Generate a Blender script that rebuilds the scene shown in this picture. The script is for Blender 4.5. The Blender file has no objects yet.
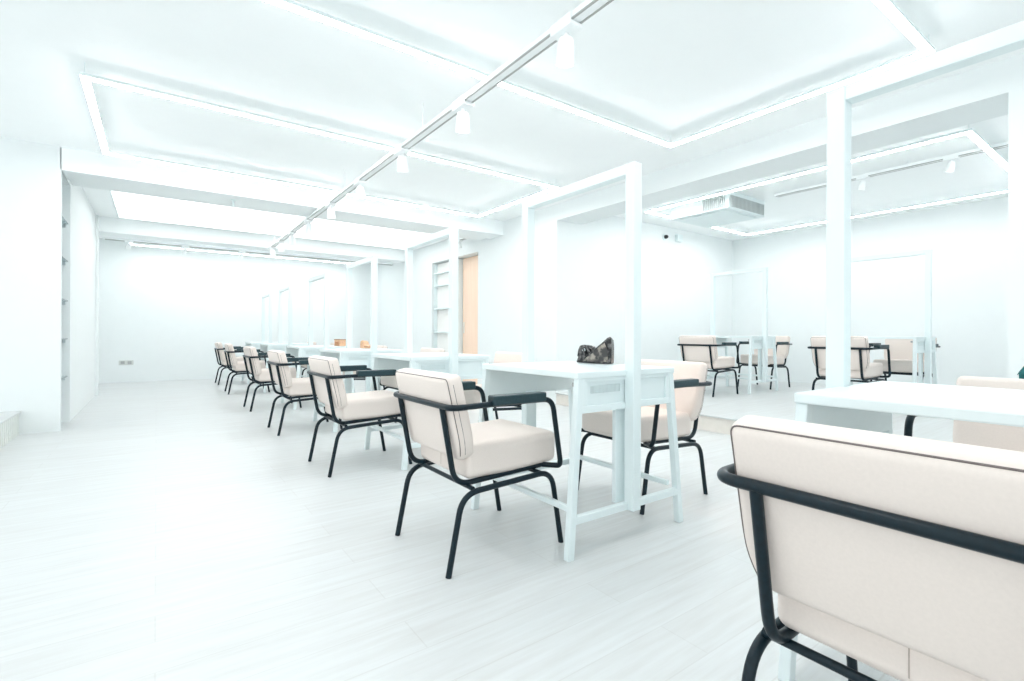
import bpy, bmesh, math, random
from mathutils import Vector, Matrix
random.seed(7)
C = bpy.context.scene.collection
PI = math.pi

# ------------------------------------------------------------------ materials
def mat(name, col, rough=0.5, metal=0.0, noise=0.0, scale=30.0, bump=0.0, spec=0.5):
    m = bpy.data.materials.new(name); m.use_nodes = True
    nt = m.node_tree; b = nt.nodes['Principled BSDF']
    b.inputs['Base Color'].default_value = (*col, 1)
    b.inputs['Roughness'].default_value = rough
    b.inputs['Metallic'].default_value = metal
    b.inputs['Specular IOR Level'].default_value = spec
    if noise or bump:
        tc = nt.nodes.new('ShaderNodeTexCoord')
        n = nt.nodes.new('ShaderNodeTexNoise'); n.inputs['Scale'].default_value = scale
        n.inputs['Detail'].default_value = 4
        nt.links.new(tc.outputs['Object'], n.inputs['Vector'])
        if noise:
            r = nt.nodes.new('ShaderNodeValToRGB')
            lo = tuple(c * (1 - noise) for c in col); hi = tuple(min(1, c * (1 + noise)) for c in col)
            r.color_ramp.elements[0].color = (*lo, 1); r.color_ramp.elements[1].color = (*hi, 1)
            r.color_ramp.elements[0].position = .3; r.color_ramp.elements[1].position = .7
            nt.links.new(n.outputs['Fac'], r.inputs['Fac'])
            nt.links.new(r.outputs['Color'], b.inputs['Base Color'])
        if bump:
            bp = nt.nodes.new('ShaderNodeBump'); bp.inputs['Strength'].default_value = bump
            bp.inputs['Distance'].default_value = .002
            nt.links.new(n.outputs['Fac'], bp.inputs['Height'])
            nt.links.new(bp.outputs['Normal'], b.inputs['Normal'])
    return m

def emis(name, col, strength):
    m = bpy.data.materials.new(name); m.use_nodes = True
    b = m.node_tree.nodes['Principled BSDF']
    b.inputs['Base Color'].default_value = (.9, .9, .9, 1)
    b.inputs['Emission Color'].default_value = (*col, 1)
    b.inputs['Emission Strength'].default_value = strength
    return m

def floor_mat():
    m = bpy.data.materials.new('pale_plank_floor'); m.use_nodes = True
    nt = m.node_tree; b = nt.nodes['Principled BSDF']
    b.inputs['Roughness'].default_value = .34
    b.inputs['Specular IOR Level'].default_value = .4
    tc = nt.nodes.new('ShaderNodeTexCoord')
    br = nt.nodes.new('ShaderNodeTexBrick')
    br.inputs['Scale'].default_value = 1.0
    br.inputs['Brick Width'].default_value = 1.3
    br.inputs['Row Height'].default_value = .165
    br.inputs['Mortar Size'].default_value = .0022
    br.inputs['Color1'].default_value = (.625, .650, .656, 1)
    br.inputs['Color2'].default_value = (.602, .622, .624, 1)
    br.inputs['Mortar'].default_value = (.57, .585, .584, 1)
    nt.links.new(tc.outputs['Object'], br.inputs['Vector'])
    mp = nt.nodes.new('ShaderNodeMapping'); mp.inputs['Scale'].default_value = (1.1, 14, 1)
    nt.links.new(tc.outputs['Object'], mp.inputs['Vector'])
    n = nt.nodes.new('ShaderNodeTexNoise'); n.inputs['Scale'].default_value = 2.2
    n.inputs['Detail'].default_value = 6; n.inputs['Roughness'].default_value = .6
    nt.links.new(mp.outputs['Vector'], n.inputs['Vector'])
    r = nt.nodes.new('ShaderNodeValToRGB')
    r.color_ramp.elements[0].position = .30; r.color_ramp.elements[0].color = (.90, .885, .87, 1)
    r.color_ramp.elements[1].position = .65; r.color_ramp.elements[1].color = (1, 1, 1, 1)
    nt.links.new(n.outputs['Fac'], r.inputs['Fac'])
    mx = nt.nodes.new('ShaderNodeMix'); mx.data_type = 'RGBA'; mx.blend_type = 'MULTIPLY'
    mx.inputs['Factor'].default_value = 1
    nt.links.new(br.outputs['Color'], mx.inputs['A']); nt.links.new(r.outputs['Color'], mx.inputs['B'])
    nt.links.new(mx.outputs['Result'], b.inputs['Base Color'])
    return m

def wood_mat():
    m = bpy.data.materials.new('pale_wood'); m.use_nodes = True
    nt = m.node_tree; b = nt.nodes['Principled BSDF']; b.inputs['Roughness'].default_value = .5
    tc = nt.nodes.new('ShaderNodeTexCoord')
    mp = nt.nodes.new('ShaderNodeMapping'); mp.inputs['Scale'].default_value = (12, 12, .8)
    n = nt.nodes.new('ShaderNodeTexNoise'); n.inputs['Scale'].default_value = 2.5; n.inputs['Detail'].default_value = 5
    r = nt.nodes.new('ShaderNodeValToRGB')
    r.color_ramp.elements[0].color = (.86, .62, .47, 1); r.color_ramp.elements[1].color = (.95, .75, .61, 1)
    nt.links.new(tc.outputs['Object'], mp.inputs['Vector']); nt.links.new(mp.outputs['Vector'], n.inputs['Vector'])
    nt.links.new(n.outputs['Fac'], r.inputs['Fac']); nt.links.new(r.outputs['Color'], b.inputs['Base Color'])
    return m

def glass_mat():
    m = bpy.data.materials.new('shelf_glass'); m.use_nodes = True
    b = m.node_tree.nodes['Principled BSDF']
    b.inputs['Base Color'].default_value = (.78, .92, .95, 1)
    b.inputs['Roughness'].default_value = .05
    b.inputs['Transmission Weight'].default_value = .85
    return m

M = dict(
    wall=mat('white_wall_paint', (.785, .822, .826), .6, noise=.006, scale=8, bump=.05),
    ceil=mat('white_ceiling_paint', (.92, .945, .95), .7, noise=.006, scale=6, bump=.05),
    soffit=mat('beam_paint', (.87, .905, .91), .65, noise=.006, scale=6),
    floor=floor_mat(),
    riser=mat('beige_riser', (.72, .68, .63), .5, noise=.03, scale=20),
    slat=mat('pale_slat_riser', (.72, .75, .72), .5, noise=.03, scale=20),
    white=mat('white_enamel', (.735, .815, .825), .3, noise=.006, scale=12, spec=.5),
    inset=mat('white_laminate', (.72, .80, .81), .4, noise=.006, scale=12),
    steel=mat('dark_teal_steel', (.003, .013, .020), .34, noise=.25, scale=90, bump=.03, spec=.28),
    pad=mat('dark_teal_arm_pad', (.008, .034, .044), .45, noise=.2, scale=120, bump=.08),
    leather=mat('beige_leather', (.765, .682, .632), .5, noise=.018, scale=160, bump=.07, spec=.35),
    seam=mat('leather_seam', (.46, .39, .35), .5, noise=.05, scale=80),
    piping=mat('dark_piping', (.16, .13, .125), .5, noise=.1, scale=80),
    grey=mat('grey_metal', (.38, .39, .39), .4, metal=.4, noise=.05, scale=50),
    groove=mat('track_groove', (.40, .41, .40), .6, noise=.05, scale=50),
    light=emis('led_diffuser', (1.0, .995, .99), 19.0),
    light2=emis('led_diffuser_soft', (1, .995, .99), 15.0),
    panel=emis('ceiling_glow', (1, 1, 1), .9),  # glow for the added panel that brightens the ceiling between the beams
    lamp=emis('spot_lens', (1.0, .99, .98), 6.0),
    wood=wood_mat(),
    glass=glass_mat(),
    chrome=mat('brushed_chrome', (.55, .61, .63), .3, metal=.4, noise=.05, scale=60),
    bag=mat('black_crinkled_vinyl', (.060, .062, .066), .22, noise=.95, scale=40, bump=1.0, spec=.45),
    bagtan=mat('grey_panel_vinyl', (.20, .185, .17), .25, noise=.7, scale=30, bump=.6),
    tan=mat('tan_leather', (.74, .45, .28), .45, noise=.12, scale=40, bump=.2),
    tandark=mat('brown_leather_trim', (.33, .15, .07), .5, noise=.1, scale=40),
    jacket=mat('dark_teal_cloth', (.018, .17, .18), .7, noise=.25, scale=60, bump=.4),
    black=mat('black_plastic', (.015, .017, .02), .35, noise=.1, scale=40),
    vent=mat('grey_vent_slats', (.50, .54, .54), .6, noise=.03, scale=40),
    slots=mat('pale_slots', (.66, .735, .742), .6, noise=.02, scale=30),
    rail=mat('white_rail_finish', (.90, .925, .93), .5, noise=.006, scale=12),
    brass=mat('warm_lamp_inside', (.8, .8, .78), .4),
)

for nm, lo, hi in (('bag', (.008, .009, .011), (.15, .145, .14)), ('bagtan', (.03, .03, .03), (.30, .27, .23))):
    for nd in M[nm].node_tree.nodes:
        if nd.type == 'VALTORGB':
            e = nd.color_ramp.elements; e[0].position, e[1].position = .47, .66
            e[0].color, e[1].color = (*lo, 1), (*hi, 1)
# ------------------------------------------------------------------ mesh helpers
class MB:
    def __init__(s): s.v = []; s.f = []
    def add(s, vs, fs):
        o = len(s.v); s.v += [tuple(v) for v in vs]; s.f += [tuple(i + o for i in f) for f in fs]; return s
    def box(s, x0, x1, y0, y1, z0, z1):
        return s.hexa([(x0, y0, z0), (x1, y0, z0), (x1, y1, z0), (x0, y1, z0)], [(x0, y0, z1), (x1, y0, z1), (x1, y1, z1), (x0, y1, z1)])
    def hexa(s, b, t):
        return s.add(list(b) + list(t), [(3, 2, 1, 0), (4, 5, 6, 7), (0, 1, 5, 4), (1, 2, 6, 5), (2, 3, 7, 6), (3, 0, 4, 7)])
    def tube(s, pts, r, seg=12, fillet=0.0, closed=False, fn=6):
        P = [Vector(p) for p in pts]
        if fillet: P = rounded(P, fillet, fn, closed)
        n = len(P); o = len(s.v); ref = None
        for i, p in enumerate(P):
            if closed: t = (P[(i + 1) % n] - P[i - 1]).normalized()
            else: t = ((P[min(i + 1, n - 1)] - p).normalized() + (p - P[max(i - 1, 0)]).normalized()).normalized()
            if ref is None:
                ref = t.orthogonal().normalized()
            ref = (ref - t * ref.dot(t)).normalized(); b = t.cross(ref)
            for k in range(seg):
                a = 2 * PI * k / seg; s.v.append(tuple(p + (ref * math.cos(a) + b * math.sin(a)) * r))
        m = n if closed else n - 1
        # closed loops: align the last ring with the first
        off = 0
        if closed:
            a0 = Vector(s.v[o]); last = [Vector(s.v[o + (n - 1) * seg + k]) for k in range(seg)]
            off = min(range(seg), key=lambda k: (last[k] - a0).length)
        for i in range(m):
            j = (i + 1) % n; sh = 0
            for k in range(seg):
                k2 = (k + 1) % seg
                if closed and i == n - 1:
                    s.f.append((o + i * seg + (k + off) % seg, o + i * seg + (k2 + off) % seg, o + j * seg + k2, o + j * seg + k))
                else:
                    s.f.append((o + i * seg + k, o + i * seg + k2, o + j * seg + k2, o + j * seg + k))
        if not closed:
            s.f.append(tuple(o + k for k in reversed(range(seg)))); s.f.append(tuple(o + (n - 1) * seg + k for k in range(seg)))
        return s
    def lathe(s, prof, seg=24, mtx=None):
        o = len(s.v); mtx = mtx or Matrix()
        for r, z in prof:
            for k in range(seg):
                a = 2 * PI * k / seg; s.v.append(tuple(mtx @ Vector((r * math.cos(a), r * math.sin(a), z))))
        for i in range(len(prof) - 1):
            for k in range(seg):
                k2 = (k + 1) % seg; s.f.append((o + i * seg + k, o + i * seg + k2, o + (i + 1) * seg + k2, o + (i + 1) * seg + k))
        s.f.append(tuple(o + k for k in reversed(range(seg)))); s.f.append(tuple(o + (len(prof) - 1) * seg + k for k in range(seg)))
        return s
    def build(s, name, m, parent=None, smooth=False, bevel=0.0, seg=2):
        me = bpy.data.meshes.new(name); me.from_pydata(s.v, [], s.f); me.update()
        bm = bmesh.new(); bm.from_mesh(me); bmesh.ops.recalc_face_normals(bm, faces=bm.faces); bm.to_mesh(me); bm.free()
        me.materials.append(m)
        o = bpy.data.objects.new(name, me); C.objects.link(o)
        if parent: o.parent = parent
        if smooth:
            for p in me.polygons: p.use_smooth = True
            try: me.set_sharp_from_angle(angle=math.radians(42))
            except Exception: pass
        if bevel:
            b = o.modifiers.new('bevel', 'BEVEL'); b.width = bevel; b.segments = seg; b.limit_method = 'ANGLE'
        return o

def rounded(P, r, fn=6, closed=False):
    out = []; n = len(P)
    for i, p in enumerate(P):
        if not closed and i in (0, n - 1): out.append(p); continue
        a = P[i - 1] - p; b = P[(i + 1) % n] - p
        ra = min(r, a.length * .48, b.length * .48)
        A = p + a.normalized() * ra; B = p + b.normalized() * ra
        if a.angle(b) > PI - .03: out.append(p); continue
        for k in range(fn + 1):
            t = k / fn; out.append(A * (1 - t) ** 2 + p * 2 * t * (1 - t) + B * t * t)
    return out

def cushion_mb(sx, sy, sz, r, bulge, axis, n=14):
    """rounded box centred on the origin, softly inflated along one axis"""
    mb = MB(); h = [sx / 2, sy / 2, sz / 2]
    def ring(L):
        e = [-L, -L + r * .15, -L + r * .4, -L + r * .7, -L + r]
        mid = [(-L + r) + (2 * L - 2 * r) * k / n for k in range(1, n)]
        return e + mid + [-x for x in reversed(e)]
    G = [ring(x) for x in h]
    idx = {}
    def V(p):
        key = tuple(round(c, 6) for c in p)
        if key in idx: return idx[key]
        q = Vector(p); inner = Vector([max(-h[i] + r, min(h[i] - r, q[i])) for i in range(3)])
        d = q - inner
        if d.length > 1e-9: d = d.normalized() * r
        q2 = inner + d
        o = [i for i in range(3) if i != axis]
        w = 1
        for i in o: w *= max(0, 1 - (p[i] / h[i]) ** 2) ** .7
        q2[axis] += bulge * w * (1 if p[axis] > 0 else -1) * abs(p[axis] / h[axis])
        idx[key] = len(mb.v); mb.v.append(tuple(q2)); return idx[key]
    for ax in range(3):
        u, w = [i for i in range(3) if i != ax]
        for sgn in (-1, 1):
            for i in range(len(G[u]) - 1):
                for j in range(len(G[w]) - 1):
                    q = []
                    for a, b in ((i, j), (i + 1, j), (i + 1, j + 1), (i, j + 1)):
                        p = [0, 0, 0]; p[ax] = sgn * h[ax]; p[u] = G[u][a]; p[w] = G[w][b]; q.append(V(p))
                    mb.f.append(tuple(q))
    return mb

def tag(o, label=None, cat=None, group=None, kind=None):
    if label: o['label'] = label
    if cat: o['category'] = cat
    if group: o['group'] = group
    if kind: o['kind'] = kind
    return o
def thing(name, label, cat, loc=(0, 0, 0), rz=0, group=None):
    o = bpy.data.objects.new(name, None); C.objects.link(o); o.location = loc; o.rotation_euler = (0, 0, rz)
    o.empty_display_size = .1
    return tag(o, label, cat, group)
def copy_tree(o, parent=None):
    c = o.copy(); C.objects.link(c)
    if parent: c.parent = parent
    for ch in list(o.children): copy_tree(ch, c)
    return c
def struct(name, boxes, m, bevel=0.0):
    mb = MB()
    for b in boxes: mb.box(*b)
    o = mb.build(name, m, bevel=bevel); o['kind'] = 'structure'; o['label'] = name.replace('_', ' '); o['category'] = 'room'
    return o
def lab(o, label, cat): o['label'] = label; o['category'] = cat; return o

# ------------------------------------------------------------------ room
XL, XW, XW2, YB, HC, HB = -.73, 4.336, 4.77, 11.8, 2.675, 2.458
lab(struct('floor', [(-3.4, XW + .02, -3.0, YB + .1, -.12, 0)], M['floor']), 'pale whitewashed plank floor', 'floor')
lab(struct('ceiling', [(-3.4, 8.8, -3.0, YB + .1, HC, HC + .12)], M['ceil']), 'white painted ceiling above the lights', 'ceiling')
lab(struct('wall_back', [(-1.3, XW + .3, YB, YB + .15, 0, HC)], M['wall']), 'far white wall behind the row of chairs', 'wall')
# wall on the left with the shelf niche
lab(struct('wall_left', [(-3.4, XL, 6.25, 6.30, 0, HC), (-1.30, -1.12, 6.30, 6.86, 0, HC), (-1.30, XL, 6.86, 9.60, 0, HC), (-1.30, XL, 6.30, 6.86, HB, HC)], M['wall']), 'white wall block on the left with a shelf niche', 'wall')
lab(struct('trim_1', [(-1.3, -.745, 9.60, 9.95, 0, HC), (-.745, -.70, 9.52, 9.62, 0, HC)], M['wall'], .004), 'white pilaster ending the left wall', 'trim')
lab(struct('wall_left_far', [(-1.3, -.93, 9.95, YB, 0, HC)], M['wall']), 'white side wall of the far bay', 'wall')
lab(struct('trim_2', [(XL - .01, XW, 6.25, 6.62, HB - .0, HC), (XL - .01, XW, 6.62, 6.98, HB + .03, HC)], M['soffit'], .003), 'ceiling beam nearer the camera', 'beam')
lab(struct('trim_3', [(-.745, XW, 9.60, 9.95, HB - .012, HC)], M['soffit'], .003), 'ceiling beam before the far bay', 'beam')
# right wall: opening to the raised side room, and a door recess further on
lab(struct('wall_right', [(XW, XW2, -3.0, .694, 0, HC), (XW, XW2, .694, 5.0, HB, HC), (XW, XW2, 5.0, 6.99, 0, HC),
                      (XW, XW2, 6.99, 8.68, 2.306, HC), (XW, XW2, 8.68, YB, 0, HC), (XW2 - .06, XW2, 6.99, 8.68, 0, 2.306)], M['wall']), 'white right wall with the wide opening', 'wall')
lab(struct('wall_side_room_back', [(XW2, 8.8, 5.0, 5.15, 0, HC)], M['wall']), 'white end wall of the raised side room', 'wall')
lab(struct('wall_side_room_right', [(8.6, 8.8, -3.0, 5.0, 0, HC)], M['wall']), 'white far wall of the raised side room', 'wall')
lab(struct('trim_4', [(XW - .0, XW + .035, .694, 5.0, 0, .140)], M['riser']), 'beige riser of the step to the side room', 'step riser')
fl2 = lab(struct('floor_side_room', [(XW - .02, 8.6, -3.0, 5.0, .140, .156)], M['floor'], .004), 'raised pale plank floor of the side room', 'floor')
# raised platform at the left edge
mb = MB().box(-3.4, -.995, -.5, 6.247, .196, .214)
pf = thing('raised_platform', 'low raised platform with a pale slatted side at the left wall', 'platform', (-2.2, 3, 0))
def child_world(mb, name, m, parent, **k):
    L = parent.location; mb.v = [(x - L.x, y - L.y, z - L.z) for x, y, z in mb.v]
    return mb.build(name, m, parent, **k)
child_world(mb, 'platform_top', M['floor'], pf, bevel=.003)
mb = MB().box(-3.4, -1.02, -.5, 6.247, 0, .197)
y = -.5
while y < 6.2:
    mb.box(-1.02, -1.003, y, y + .05, 0, .196); y += .066
child_world(mb, 'slatted_side', M['slat'], pf)

# niche shelves
for k, z in enumerate((2.05, 1.66, 1.25, .857, .47)):
    t = thing('glass_shelf', ['topmost glass shelf in the left wall niche', 'second glass shelf from the top in the left niche', 'middle glass shelf in the left wall niche',
                              'second glass shelf from the bottom in the left niche', 'lowest glass shelf in the left wall niche'][k], 'shelf', (-.93, 6.58, z), group='glass shelves in the wall niche')
    MB().box(-.185, .185, -.275, .275, 0, .012).build('shelf_pane', M['glass'], t, bevel=.002)
    for s in (-1, 1):
        b = MB().box(.125, .165, s * .268 - .010, s * .268 + .010, -.035, .0).build('bracket', M['chrome'], t, bevel=.002)

# door recess in the right wall
d = thing('sliding_door', 'pale wooden door panel in the right wall recess', 'door', (4.52, 7.40, 0))
MB().box(-.02, .02, -.39, .37, .005, 2.296).build('door_panel', M['wood'], d, bevel=.003)
MB().box(-.03, -.02, .31, .33, .95, 1.15).build('handle', M['white'], d, bevel=.002)
s_ = thing('white_shelf_unit', 'white open shelf unit beside the wooden door panel', 'shelf unit', (4.49, 8.23, 0))
MB().box(-.12, .12, -.445, -.425, 0, 2.29).box(-.12, .12, .42, .44, 0, 2.29).build('side_panel', M['white'], s_, bevel=.002)
MB().box(-.05, -.03, -.425, .42, 0, 2.29).build('back_panel', mat('shelf_back', (.80, .80, .78), .6), s_)
for z in (.10, .53, .972, 1.42, 1.86, 2.10):
    MB().box(-.118, -.05, -.425, .42, z - .014, z + .014).build('shelf', M['white'], s_, bevel=.002)

# ------------------------------------------------------------------ lights in the ceiling
def led_frame(name, label, x0, x1, y0, y1, z, w=.042, lm='light'):
    t = thing(name, label, 'ceiling light', ((x0 + x1) / 2, (y0 + y1) / 2, z), group='rectangular light lines on the ceiling')
    hx, hy = (x1 - x0) / 2, (y1 - y0) / 2; h = HC - z
    for (a, b, c, e) in ((-hx, hx, -hy, -hy + w), (-hx, hx, hy - w, hy), (-hx, -hx + w, -hy + w, hy - w), (hx - w, hx, -hy + w, hy - w)):
        cx, cy = (a + b) / 2, (c + e) / 2
        p = MB().box(a - .002, b + .002, c - .002, e + .002, .0048, .026).build('light_profile', M['white'], t)
        MB().box(a, b, c, e, 0, .0048).build('diffuser', M[lm], p)
    for sx in (-1, 1):
        for sy in (-1, 1):
            MB().tube([(sx * (hx - .02), sy * (hy - .02), .026), (sx * (hx - .02), sy * (hy - .02), h)], .002, 6).build('suspension_wire', M['white'], t)
    return t
led_frame('led_light_frame', 'rectangular light line nearest the camera, over the front tables', -.401, 3.653, .893, 2.704, 2.57)
led_frame('led_light_frame', 'rectangular light line on the ceiling just before the first beam', -.401, 3.653, 4.186, 5.88, 2.57)
led_frame('led_light_frame', 'rectangular light line in the far bay before the back wall', -.401, 3.653, 10.80, 11.30, 2.53, lm='light2')
led_frame('led_light_frame', 'rectangular light line in the raised side room', 5.30, 7.85, 1.06, 4.32, 2.57)
lc = thing('added_ceiling_glow', 'wide glowing panel added for the bright ceiling between the two beams', 'ceiling light', (1.83, 8.42, HC))  # added glowing sheet, stands in for the brightly lit ceiling of this bay
MB().box(-2.3, 2.3, -.98, .98, -.020, 0).build('panel_frame', M['white'], lc, bevel=.003)
MB().box(-2.28, 2.28, -.96, .96, -.026, -.020).build('diffuser', M['panel'], lc)

# track rail with spotlights
XT, ZT = 1.617, 2.418
def rail(name, label, p0, p1, z, w=.066, dark=.010):
    p0 = Vector(p0); p1 = Vector(p1); L = (p1 - p0).length; ang = math.atan2(p1.y - p0.y, p1.x - p0.x)
    t = thing(name, label, 'track rail', (*((p0 + p1) / 2), z), ang)
    MB().box(-L / 2, L / 2, -w / 2, w / 2, 0, .032).build('rail_body', M['rail'], t, bevel=.003)
    for s in (-1, 1):
        MB().box(-L / 2 + .02, L / 2 - .02, s * w * .5 - (dark if s > 0 else 0), s * w * .5 + (0 if s > 0 else dark), -.004, .004).build('slot', M['groove'], t)
    x = -L / 2 + 1.2
    while x < L / 2:
        MB().tube([(x, 0, .03), (x, 0, HC - z)], .006, 8).build('hanger', M['rail'], t); x += 1.9
    return t
rail('track_rail', 'long white lighting track running over the row of tables', (XT, .3), (XT, 9.5), ZT)

def make_spot(label):
    t = thing('track_spotlight', label, 'spotlight', (0, 0, 0), group='white spotlights on the ceiling track')
    MB().box(-.042, .042, -.075, .075, -.026, -.006).box(-.042, -.035, -.075, .075, -.006, .030).box(.035, .042, -.075, .075, -.006, .030).build('adapter', M['rail'], t, bevel=.004)
    MB().tube([(0, 0, -.026), (0, 0, -.058)], .012, 10).build('stem', M['rail'], t, smooth=True)
    tl = Matrix.Translation((0, 0, -.055)) @ Matrix.Scale(.88, 4) @ Matrix.Rotation(math.radians(14), 4, 'X') @ Matrix.Rotation(math.radians(-8), 4, 'Y')
    hd = MB().lathe([(.030, .012), (.040, .0), (.046, -.03), (.050, -.10), (.052, -.128), (.048, -.13), (.042, -.118)], 24, tl).build('lamp_head', M['rail'], t, smooth=True)
    MB().lathe([(.042, -.119), (.042, -.1215)], 24, tl).build('lens', M['lamp'], hd)
    return t
ords = ['nearest white spotlight on the ceiling track, at the top of the photo', 'second white spotlight along the ceiling track', 'third white spotlight along the ceiling track', 'fourth white spotlight along the ceiling track',
        'fifth white spotlight along the ceiling track', 'sixth white spotlight on the track, beside the first ceiling beam', 'seventh white spotlight on the track, past the first ceiling beam', 'eighth white spotlight on the track', 'farthest white spotlight on the track, before the second beam']
spot0 = None
for k, y in enumerate((1.80, 2.80, 3.78, 4.80, 5.80, 6.83, 7.8, 8.6, 9.3)):
    if spot0 is None: o = spot0 = make_spot(ords[0])
    else: o = copy_tree(spot0); o['label'] = ords[k]
    o.location = (XT, y, ZT)
rail('track_rail', 'thin lighting rail along the second ceiling beam', (-.68, 10.06), (4.1, 10.06), 2.405, .05, .02)
for k, x in enumerate((-.36, .40, 1.25)):
    o = copy_tree(spot0); o.location = (x, 10.06, 2.405); o.rotation_euler.z = PI / 2; o.scale = (.74, .74, .74)
    o['label'] = ['leftmost', 'middle', 'rightmost'][k] + ' small spotlight on the rail along the second beam'; o['group'] = 'small spotlights on the beam rail'
# side room rail and its spots
rail('track_rail', 'lighting track across the side room ceiling', (6.10, .5), (6.10, 3.0), 2.612, .05, .006)
for k, (x, y) in enumerate(((6.10, 2.08), (6.10, 1.36))):
    o = copy_tree(spot0); o.location = (x, y, 2.612); o.scale = (.75, .75, .75)
    o['label'] = ['spotlight on the side room track beside the tall white post', 'spotlight on the side room track near its right end'][k]; o['group'] = 'spotlights in the side room'
# short rail by the right wall
rail('track_rail', 'short dark ended rail with a spotlight above the wooden door', (4.15, 7.0), (4.15, 7.42), 2.515, .05, .02)
o = copy_tree(spot0); o.location = (4.15, 7.28, 2.515); o.scale = (.75, .75, .75); o['label'] = 'white spotlight on the short rail above the wooden door'; o['group'] = 'white spotlights on the ceiling track'

for k, (y, ax, ay) in enumerate(((1.80, 2.60, 1.55), (3.78, 2.62, 3.35))):  # added warm beams at two track heads, in place of sunlight on the right-hand chairs
    ld = bpy.data.lights.new('added_warm_spot', 'SPOT'); lo = bpy.data.objects.new('added_warm_spot', ld); C.objects.link(lo)
    ld.energy = 16; ld.color = (1, .62, .46); ld.spot_size = math.radians(34); ld.spot_blend = .35; ld.shadow_soft_size = .03
    lo.location = (XT + .03, y - .04, ZT - .19)
    lo.rotation_euler = (Vector((ax, ay, 0)) - lo.location).to_track_quat('-Z', 'Y').to_euler()
# small fittings
t = thing('ceiling_sprinkler', 'small white sprinkler under the first ceiling beam', 'sprinkler', (.71, 6.45, HB))
MB().lathe([(.03, 0), (.03, -.008), (.012, -.012), (.010, -.06), (.02, -.064), (.02, -.07)], 16).build('sprinkler_body', M['white'], t, smooth=True)
t = thing('security_camera', 'small black dome camera on the side room end wall', 'camera', (6.6, 5.0, 2.50))
MB().lathe([(.05, 0), (.05, .02), (.03, .025)], 20, Matrix.Rotation(PI / 2, 4, 'X')).build('mount', M['white'], t, smooth=True)
MB().lathe([(.030, .02), (.032, .045), (.026, .065), (.012, .078)], 20, Matrix.Rotation(PI / 2, 4, 'X')).build('dome', M['black'], t, smooth=True)
t = thing('wall_sensor', 'small white sensor box high on the side room end wall', 'sensor', (6.95, 5.0, 2.52))
MB().box(-.07, .07, -.06, 0, -.06, .06).build('sensor_body', M['white'], t, bevel=.012)
MB().box(-.035, .035, -.066, -.06, -.03, .03).build('sensor_window', M['inset'], t, bevel=.003)
t = thing('wall_socket', 'grey double socket low on the far white wall', 'socket', (-.46, YB, .372))
MB().box(-.11, .11, -.012, 0, -.042, .042).build('socket_plate', mat('socket_plate', (.60, .62, .60), .4), t, bevel=.004)
for s in (-1, 1):
    MB().box(s * .052 - .030, s * .052 + .030, -.015, -.012, -.028, .028).build('socket_face', M['grey'], t, bevel=.003)
# air conditioner in the side room
t = thing('ceiling_air_conditioner', 'white air conditioner with grey grilles on the side room ceiling', 'air conditioner', (6.0, 3.68, HC))
MB().box(-.45, .40, -.40, .42, -.215, 0).build('unit_body', M['white'], t, bevel=.01)
g = MB().box(-.38, .33, -.33, .35, -.226, -.215).build('bottom_panel', M['inset'], t, bevel=.006)
def grille(name, x0, x1, y0, y1, z0, z1, n, parent):
    mb = MB()
    for k in range(n):
        y = y0 + (y1 - y0) * (k + .5) / n; x = x0 + (x1 - x0) * (k + .5) / n
        if x1 - x0 > y1 - y0: mb.box(x - .008, x + .004, y0, y1, z0, z1)
        else: mb.box(x0, x1, y - .008, y + .004, z0, z1)
    return mb.build(name, M['vent'], parent)
grille('front_grille', -.42, .37, -.415, -.401, -.195, -.06, 26, t)
grille('side_grille', -.465, -.451, -.36, -.05, -.195, -.06, 12, t)

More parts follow.
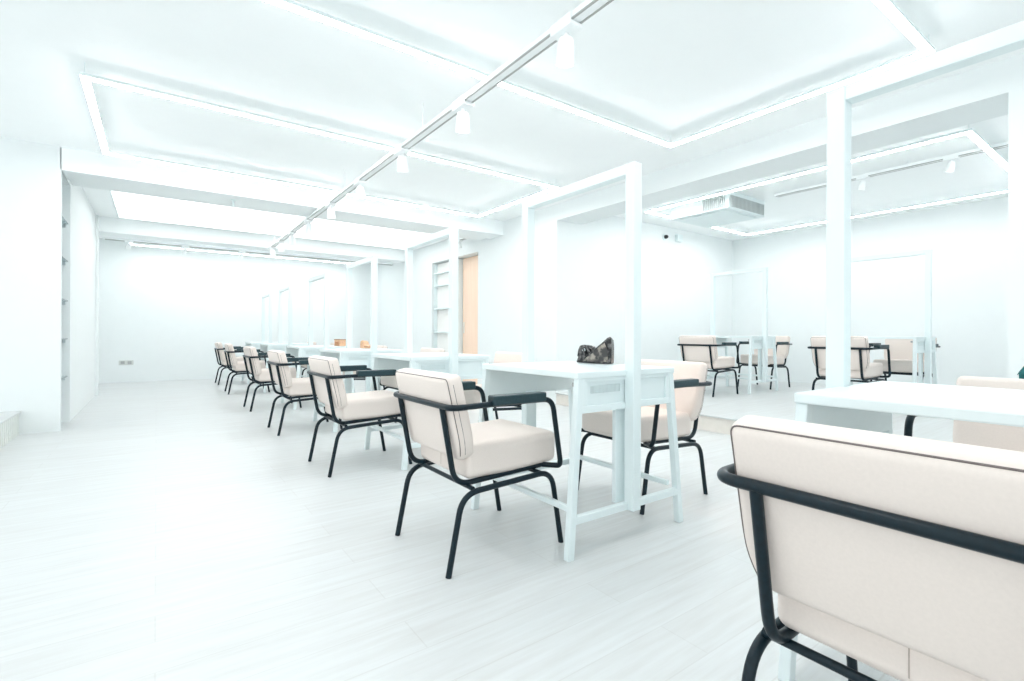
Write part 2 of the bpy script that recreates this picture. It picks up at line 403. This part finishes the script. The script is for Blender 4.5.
# ------------------------------------------------------------------ chair
RT = .0118
def make_chair(label, group):
    t = thing('armchair', label, 'chair', (0, 0, 0), group=group)
    for s in (-1, 1):
        y = s * .243
        MB().tube([(-.282, y, 0), (-.222, y, .304), (.226, y, .326), (.283, y, 0)], RT, 14, .075, fn=8).build('leg_frame', M['steel'], t, smooth=True)
    # upright with its run under the seat
    for s in (-1, 1):
        y = s * .200
        MB().tube([(-.290, y, .640), (-.232, y, .329), (.20, y, .348)], RT * .97, 14, .07, fn=8).build('upright', M['steel'], t, smooth=True)
        MB().tube([(.205, y, .348), (.247, s * .272, .352), (.243, s * .282, .375), (.196, s * .282, .648), (-.06, s * .282, .650)], RT * .97, 14, .05, fn=8).build('arm_post', M['steel'], t, smooth=True)
    MB().tube([(-.05, -.282, .650), (-.291, -.282, .645), (-.291, .282, .645), (-.05, .282, .650)], RT, 14, .05, fn=8).build('back_rail', M['steel'], t, smooth=True)
    for x in (-.175, .17):
        MB().tube([(x, -.243, .318 + (x > 0) * .006), (x, .243, .318 + (x > 0) * .006)], RT * .8, 12).build('cross_bar', M['steel'], t, smooth=True)
    for s in (-1, 1):
        p = MB().box(-.118, .145, s * .282 - .026, s * .282 + .026, .644, .682).build('arm_pad', M['pad'], t, bevel=.006, seg=3)
    # seat
    mb = cushion_mb(.466, .436, .130, .024, .012, 2)
    mb.v = [(x + .045, y, z + .412 + .012 * max(0, x / .23)) for x, y, z in mb.v]
    st = mb.build('seat', M['leather'], t, smooth=True)
    MB().tube([(-.1885, 0, .365), (-.1885, 0, .462)], .0010, 6).build('seam', M['seam'], st)
    # back cushion, leaning back
    lean = Matrix.Translation((-.228, 0, .597)) @ Matrix.Rotation(math.radians(-13.2), 4, 'Y')
    mb = cushion_mb(.072, .508, .344, .024, .008, 0)
    mb.v = [(x, y * (1 - .13 * (max(0, -z - .06) / .11) ** 2), z) for x, y, z in mb.v]
    mb.v = [tuple(lean @ Vector(v)) for v in mb.v]
    bk = mb.build('backrest', M['leather'], t, smooth=True)
    nar = lambda z: 1 - .13 * (max(0, -z - .06) / .11) ** 2
    e = .0066; hy, hz = .254 - e, .172 - e; dx = -.0298
    side = lambda sg, dx, hy, zs: [lean @ Vector((dx, sg * hy * nar(z), z)) for z in zs]
    Z = (-.145, -.12, -.09, -.05, 0)
    MB().tube(side(-1, dx, hy, Z) + [lean @ Vector((dx, -hy, hz)), lean @ Vector((dx, hy, hz))] + side(1, dx, hy, Z[::-1]), .0018, 8, .019, fn=6).build('piping', M['piping'], bk, smooth=True)
    for sg in (-1, 1):
        MB().tube(side(sg, -.011, .2540, Z + (.10, .14)), .0011, 6).build('side_seam', M['piping'], bk, smooth=True)
    return t

ROW = [.272, 1.897, 3.51, 5.10, 6.80, 8.85, 10.55]
XC = 1.182
lchairs = ['beige armchair cropped by the right edge in the foreground, back to the camera', 'beige armchair at the nearest whole table, left side of the row', 'beige armchair third from the camera on the left side of the table row',
           'beige armchair fourth from the camera on the left side of the table row', 'beige armchair fifth from the camera on the left side of the table row', 'beige armchair second from the far end on the left side of the row', 'beige armchair farthest away on the left side of the row']
chair0 = None
def put(label, x, y, rz, group, z=0):
    global chair0
    if chair0 is None: o = chair0 = make_chair(label, group)
    else: o = copy_tree(chair0)
    o['label'] = label; o['group'] = group; o.location = (x, y, z); o.rotation_euler = (0, 0, rz); return o
jit = [0.0, 0, .01, .0, .012, -.01, .01]
for k, y in enumerate(ROW): put(lchairs[k], XC + jit[k] * .5, y, jit[k], 'armchairs on the left of the tables')
XTB = 1.737
rchairs = ['beige armchair behind the nearest table at the right edge, only its top showing', 'peach beige armchair facing left, on the right of the nearest whole table', 'peach armchair back showing over the second whole table, right side',
           'armchair right of the third whole table, only its back top showing', 'armchair right of the fourth whole table, mostly hidden', 'armchair right of the fifth whole table, mostly hidden', 'armchair right of the farthest table, mostly hidden']
XD = 2.315
for k, y in enumerate(ROW): put(rchairs[k], XD, (.30, 1.912, 3.55, 5.14, 6.82, 8.88, 10.58)[k], PI, 'armchairs on the right of the tables')

# ------------------------------------------------------------------ framed tables
def make_table(label, group):
    t = thing('framed_table', label, 'table', (0, 0, 0), group=group)
    MB().box(-.322, .322, -.372, .372, .738, .766).build('tabletop', M['white'], t, bevel=.004)
    for sx in (-1, 1):
        for sy in (-1, 1):
            x1, x0, y, yt = sx * .300, sx * .366, sy * .368, sy * .354
            a, b = .0165, .0155
            MB().hexa([(x0 - a, y - b, 0), (x0 + a, y - b, 0), (x0 + a, y + b, 0), (x0 - a, y + b, 0)], [(x1 - a, yt - b, .738), (x1 + a, yt - b, .738), (x1 + a, yt + b, .738), (x1 - a, yt + b, .738)]).build('leg', M['white'], t, bevel=.003)
    for sy in (-1, 1):
        y = sy * .366
        MB().box(-.352, .352, y - .014, y + .014, .140, .172).build('end_stretcher', M['white'], t, bevel=.003)
    for sx in (-1, 1):
        MB().box((.300 if sx > 0 else -.345) - .011, (.300 if sx > 0 else -.345) + .011, -.352, .352, .188, .212).build('long_stretcher', M['white'], t, bevel=.003)
    for sy in (-1, 1):
        yo = sy * .366
        f = lambda a, b: (min(a, b), max(a, b))
        ap = MB().box(-.296, .296, *f(yo - sy * .026, yo - sy * .010), .600, .738).build('end_apron', M['inset'], t, bevel=.002)
        mb = MB(); yy = f(yo, yo - sy * .010)
        mb.box(-.298, .298, *yy, .592, .622); mb.box(-.296, .296, *yy, .722, .738); mb.box(-.293, -.262, *yy, .622, .722); mb.box(.262, .293, *yy, .622, .722)
        mb.build('apron_frame', M['white'], ap, bevel=.002)
        mb = MB(); y2 = f(yo - sy * .010, yo - sy * .005)
        for k in range(22):
            x = -.235 + k * .0085
            mb.box(x, x + .0035, *y2, .672, .705)
        mb.build('vent_slots', M['slots'], ap)
        if sy < 0: MB().box(-.304, -.290, *f(sy * .334, sy * .316), .702, .720).build('corner_bracket', M['grey'], ap, bevel=.002)
    for sy in (-1, 1):
        y = sy * .386
        MB().box(-.026, .026, y - .026, y + .026, .140, 1.692).build('post', M['white'], t, bevel=.003)
        MB().box(-.060, .010, *f(sy * .318, sy * .340), .165, .604).build('cable_duct', M['white'], t, bevel=.003)
    MB().box(-.026, .026, -.360, .360, 1.645, 1.692).build('top_bar', M['white'], t, bevel=.003)
    return t
TAB = [.272, 1.866, 3.52, 5.12, 6.80, 8.86, 10.56]
tl = ['white table with a tall frame at the right edge, half hidden by the foreground chair', 'nearest whole white table with a tall open frame, a black bag on it', 'white framed table second in the row, before the wooden door',
      'white framed table in the middle of the row with a tan pouch', 'white framed table with a tan box, just past the first ceiling beam', 'white framed table second from the far wall', 'white framed table farthest down the row']
tab0 = None
for k, y in enumerate(TAB):
    if tab0 is None: o = tab0 = make_table(tl[0], 'framed tables down the main row')
    else: o = copy_tree(tab0)
    o['label'] = tl[k]; o['group'] = 'framed tables down the main row'; o.location = (XTB, y, 0)
# side room
ZF = .156
for k, (y, l) in enumerate(((3.80, 'white framed table in the side room, between its left pair of armchairs'), (2.06, 'white framed table in the side room, behind the tall white post'))):
    o = copy_tree(tab0); o['label'] = l; o['group'] = 'framed tables in the side room'; o.location = (6.68, y, ZF)
for l, x, y, rz in (('beige armchair facing right, leftmost in the side room', 5.92, 3.77, 0.0), ('beige armchair facing left, side room, at the left framed table', 7.40, 3.80, PI),
                    ('beige armchair in the side room partly hidden by the tall post', 5.86, 2.12, 0.0), ('beige armchair facing left, side room, rightmost', 7.30, 2.07, PI)):
    put(l, x, y, rz, 'armchairs in the raised side room', ZF)

# ------------------------------------------------------------------ things on the tables
def blob(name, m, parent, rings, seg=20, wob=.0):
    """loft of rings (centre, rx, ry) stacked along z; a soft bag body"""
    mb = MB(); o = 0
    for (cx, cy, z, rx, ry) in rings:
        for k in range(seg):
            a = 2 * PI * k / seg; ca, sa = math.cos(a), math.sin(a)
            e = .6
            x = cx + rx * math.copysign(abs(ca) ** e, ca); yy = cy + ry * math.copysign(abs(sa) ** e, sa)
            w = wob * random.uniform(-1, 1)
            mb.v.append((x + w, yy + wob * random.uniform(-1, 1), z + wob * .5 * random.uniform(-1, 1) * (z > .004)))
    n = len(rings)
    for i in range(n - 1):
        for k in range(seg):
            k2 = (k + 1) % seg; mb.f.append((i * seg + k, i * seg + k2, (i + 1) * seg + k2, (i + 1) * seg + k))
    mb.f.append(tuple(reversed(range(seg)))); mb.f.append(tuple((n - 1) * seg + k for k in range(seg)))
    return mb.build(name, m, parent, smooth=True)
# black bag: local x runs along the table edge (towards the far end), z up
bag = thing('handbag', 'black crinkled handbag lying on the nearest whole table', 'bag', (1.985, 1.945, .768), math.radians(100))
def prism(mb, outline, y0, y1, back=.86):
    """outline in x,z; softly tapered through y"""
    n = len(outline); cx = sum(p[0] for p in outline) / n; cz = sum(p[1] for p in outline) / n
    lay = [(y0, back), (y0 + (y1 - y0) * .3, (back + 1) / 2), (y0 + (y1 - y0) * .85, 1.0), (y1, .9)]
    o = len(mb.v)
    for y, s in lay:
        for x, z in outline: mb.v.append((cx + (x - cx) * s, y, max(0, cz + (z - cz) * s) if z > .002 else 0.0))
    for i in range(3):
        for k in range(n):
            k2 = (k + 1) % n; mb.f.append((o + i * n + k, o + i * n + k2, o + (i + 1) * n + k2, o + (i + 1) * n + k))
    mb.f.append(tuple(o + k for k in reversed(range(n)))); mb.f.append(tuple(o + 3 * n + k for k in range(n)))
    return mb
# +x is towards the far end of the table = to the left in the photo
body = prism(MB(), [(-.112, 0), (-.115, .04), (-.115, .08), (-.114, .118), (-.110, .147), (-.100, .144), (-.062, .114), (-.02, .084), (.005, .066), (.03, .052), (.075, .040), (.105, .030), (.118, 0)], -.05, .05, .55).build('bag_body', M['bag'], bag, smooth=True, bevel=.006)
prism(MB(), [(-.105, .012), (-.104, .07), (-.085, .112), (-.055, .095), (.0, .050), (.05, .020), (.06, .008)], .049, .056).build('side_panel', M['bagtan'], bag, smooth=True)
prism(MB(), [(.02, .035), (.022, .080), (.034, .096), (.065, .100), (.092, .096), (.105, .070), (.112, .030)], -.035, .042).build('rolled_pouch', M['bag'], bag, smooth=True, bevel=.005)
MB().tube([(.045, .052, .045), (.060, .055, .088), (.040, .055, .094), (.015, .056, .060)], .005, 8, .02).build('handle', M['bag'], bag, smooth=True)
MB().lathe([(.010, 0), (.010, .006), (.004, .008)], 12, Matrix.Translation((.055, .046, .072)) @ Matrix.Rotation(-PI / 2, 4, 'X')).build('buckle', M['chrome'], bag, smooth=True)

p = thing('tan_pouch', 'tan leather pouch on the middle table of the row', 'pouch', (1.90, 5.40, .768), math.radians(105))
prism(MB(), [(-.085, 0), (-.088, .02), (-.06, .030), (.0, .040), (.02, .075), (.045, .088), (.075, .08), (.085, .04), (.085, 0)], -.035, .035).build('pouch_body', M['tan'], p, smooth=True, bevel=.005)
MB().box(-.086, .0, -.037, .037, .012, .022).build('strap', M['tandark'], p, bevel=.004)
p = thing('tan_box', 'small tan box standing on the table past the first beam', 'box', (1.97, 6.62, .768), math.radians(105))
MB().box(-.075, -.035, -.04, .04, 0, .055).box(-.075, .075, -.04, .04, .055, .078).box(.055, .075, -.04, .04, 0, .055).build('box_body', M['tan'], p, bevel=.004)
MB().box(-.078, .078, -.043, .043, .078, .088).build('box_lid', M['tandark'], p, bevel=.003)

# jacket hung over the chair at the right edge
j = thing('jacket', 'dark teal jacket hung over the armchair back at the right edge', 'jacket', (2.622, .130, .0))
mb = MB(); N = 16
for i in range(N + 1):
    y = -.24 + .50 * i / N; top = .786 + .095 * max(0, min(1, (.262 - y) / .055)) * (1 if y > -.1 else max(.2, 1 + (y + .1) / .18))
    w = .008 * math.sin(i * 1.7)
    prof = [(-.030 + w, .782), (-.030 + w, top - .012), (.004, top), (.034, top - .008), (.052 + w, .70), (.040 + w * 2, .60 + .012 * math.sin(i * 2.3)), (.022 + w * 2, .60 + .012 * math.sin(i * 2.3)), (.020, .70), (.004, .782)]
    mb.v += [(x, y, z) for x, z in prof]
K = 9
for i in range(N):
    for k in range(K): mb.f.append((i * K + k, i * K + (k + 1) % K, (i + 1) * K + (k + 1) % K, (i + 1) * K + k))
mb.f.append(tuple(range(K))); mb.f.append(tuple(N * K + k for k in reversed(range(K))))
mb.build('jacket_cloth', M['jacket'], j, smooth=True)
MB().tube([(.006, -.15, .83), (.010, .0, .90), (.008, .13, .862)], .016, 10, .1).build('collar', M['jacket'], j, smooth=True)

# ------------------------------------------------------------------ light, camera
w = bpy.data.worlds.new('daylight'); bpy.context.scene.world = w; w.use_nodes = True
bg = w.node_tree.nodes['Background']; bg.inputs['Color'].default_value = (.93, .985, 1.0, 1); bg.inputs['Strength'].default_value = .88

def yawcam():
    yaw, roll = math.radians(35.783), math.radians(.227)
    fw = Vector((math.sin(yaw), math.cos(yaw), 0)); rt = Vector((math.cos(yaw), -math.sin(yaw), 0)); up = Vector((0, 0, 1))
    rt, up = rt * math.cos(roll) + up * math.sin(roll), -rt * math.sin(roll) + up * math.cos(roll)
    m = Matrix((rt, up, -fw)).transposed().to_4x4(); m.translation = (0, 0, .92); return m
cd = bpy.data.cameras.new('camera'); co = bpy.data.objects.new('camera', cd); C.objects.link(co)
co.matrix_world = yawcam()
cd.sensor_width = 36; cd.lens = 493.44 / 1024 * 36; cd.shift_y = -5.4 / 1024; cd.clip_start = .02
sc = bpy.context.scene; sc.camera = co
sc.view_settings.view_transform = 'Standard'; sc.view_settings.look = 'None'
sc.view_settings.exposure = .96; sc.view_settings.gamma = 1; sc.view_settings.use_curve_mapping = False
sc.cycles.max_bounces = 14; sc.cycles.diffuse_bounces = 10; sc.cycles.use_denoising = True
sc.cycles.sample_clamp_indirect = 6
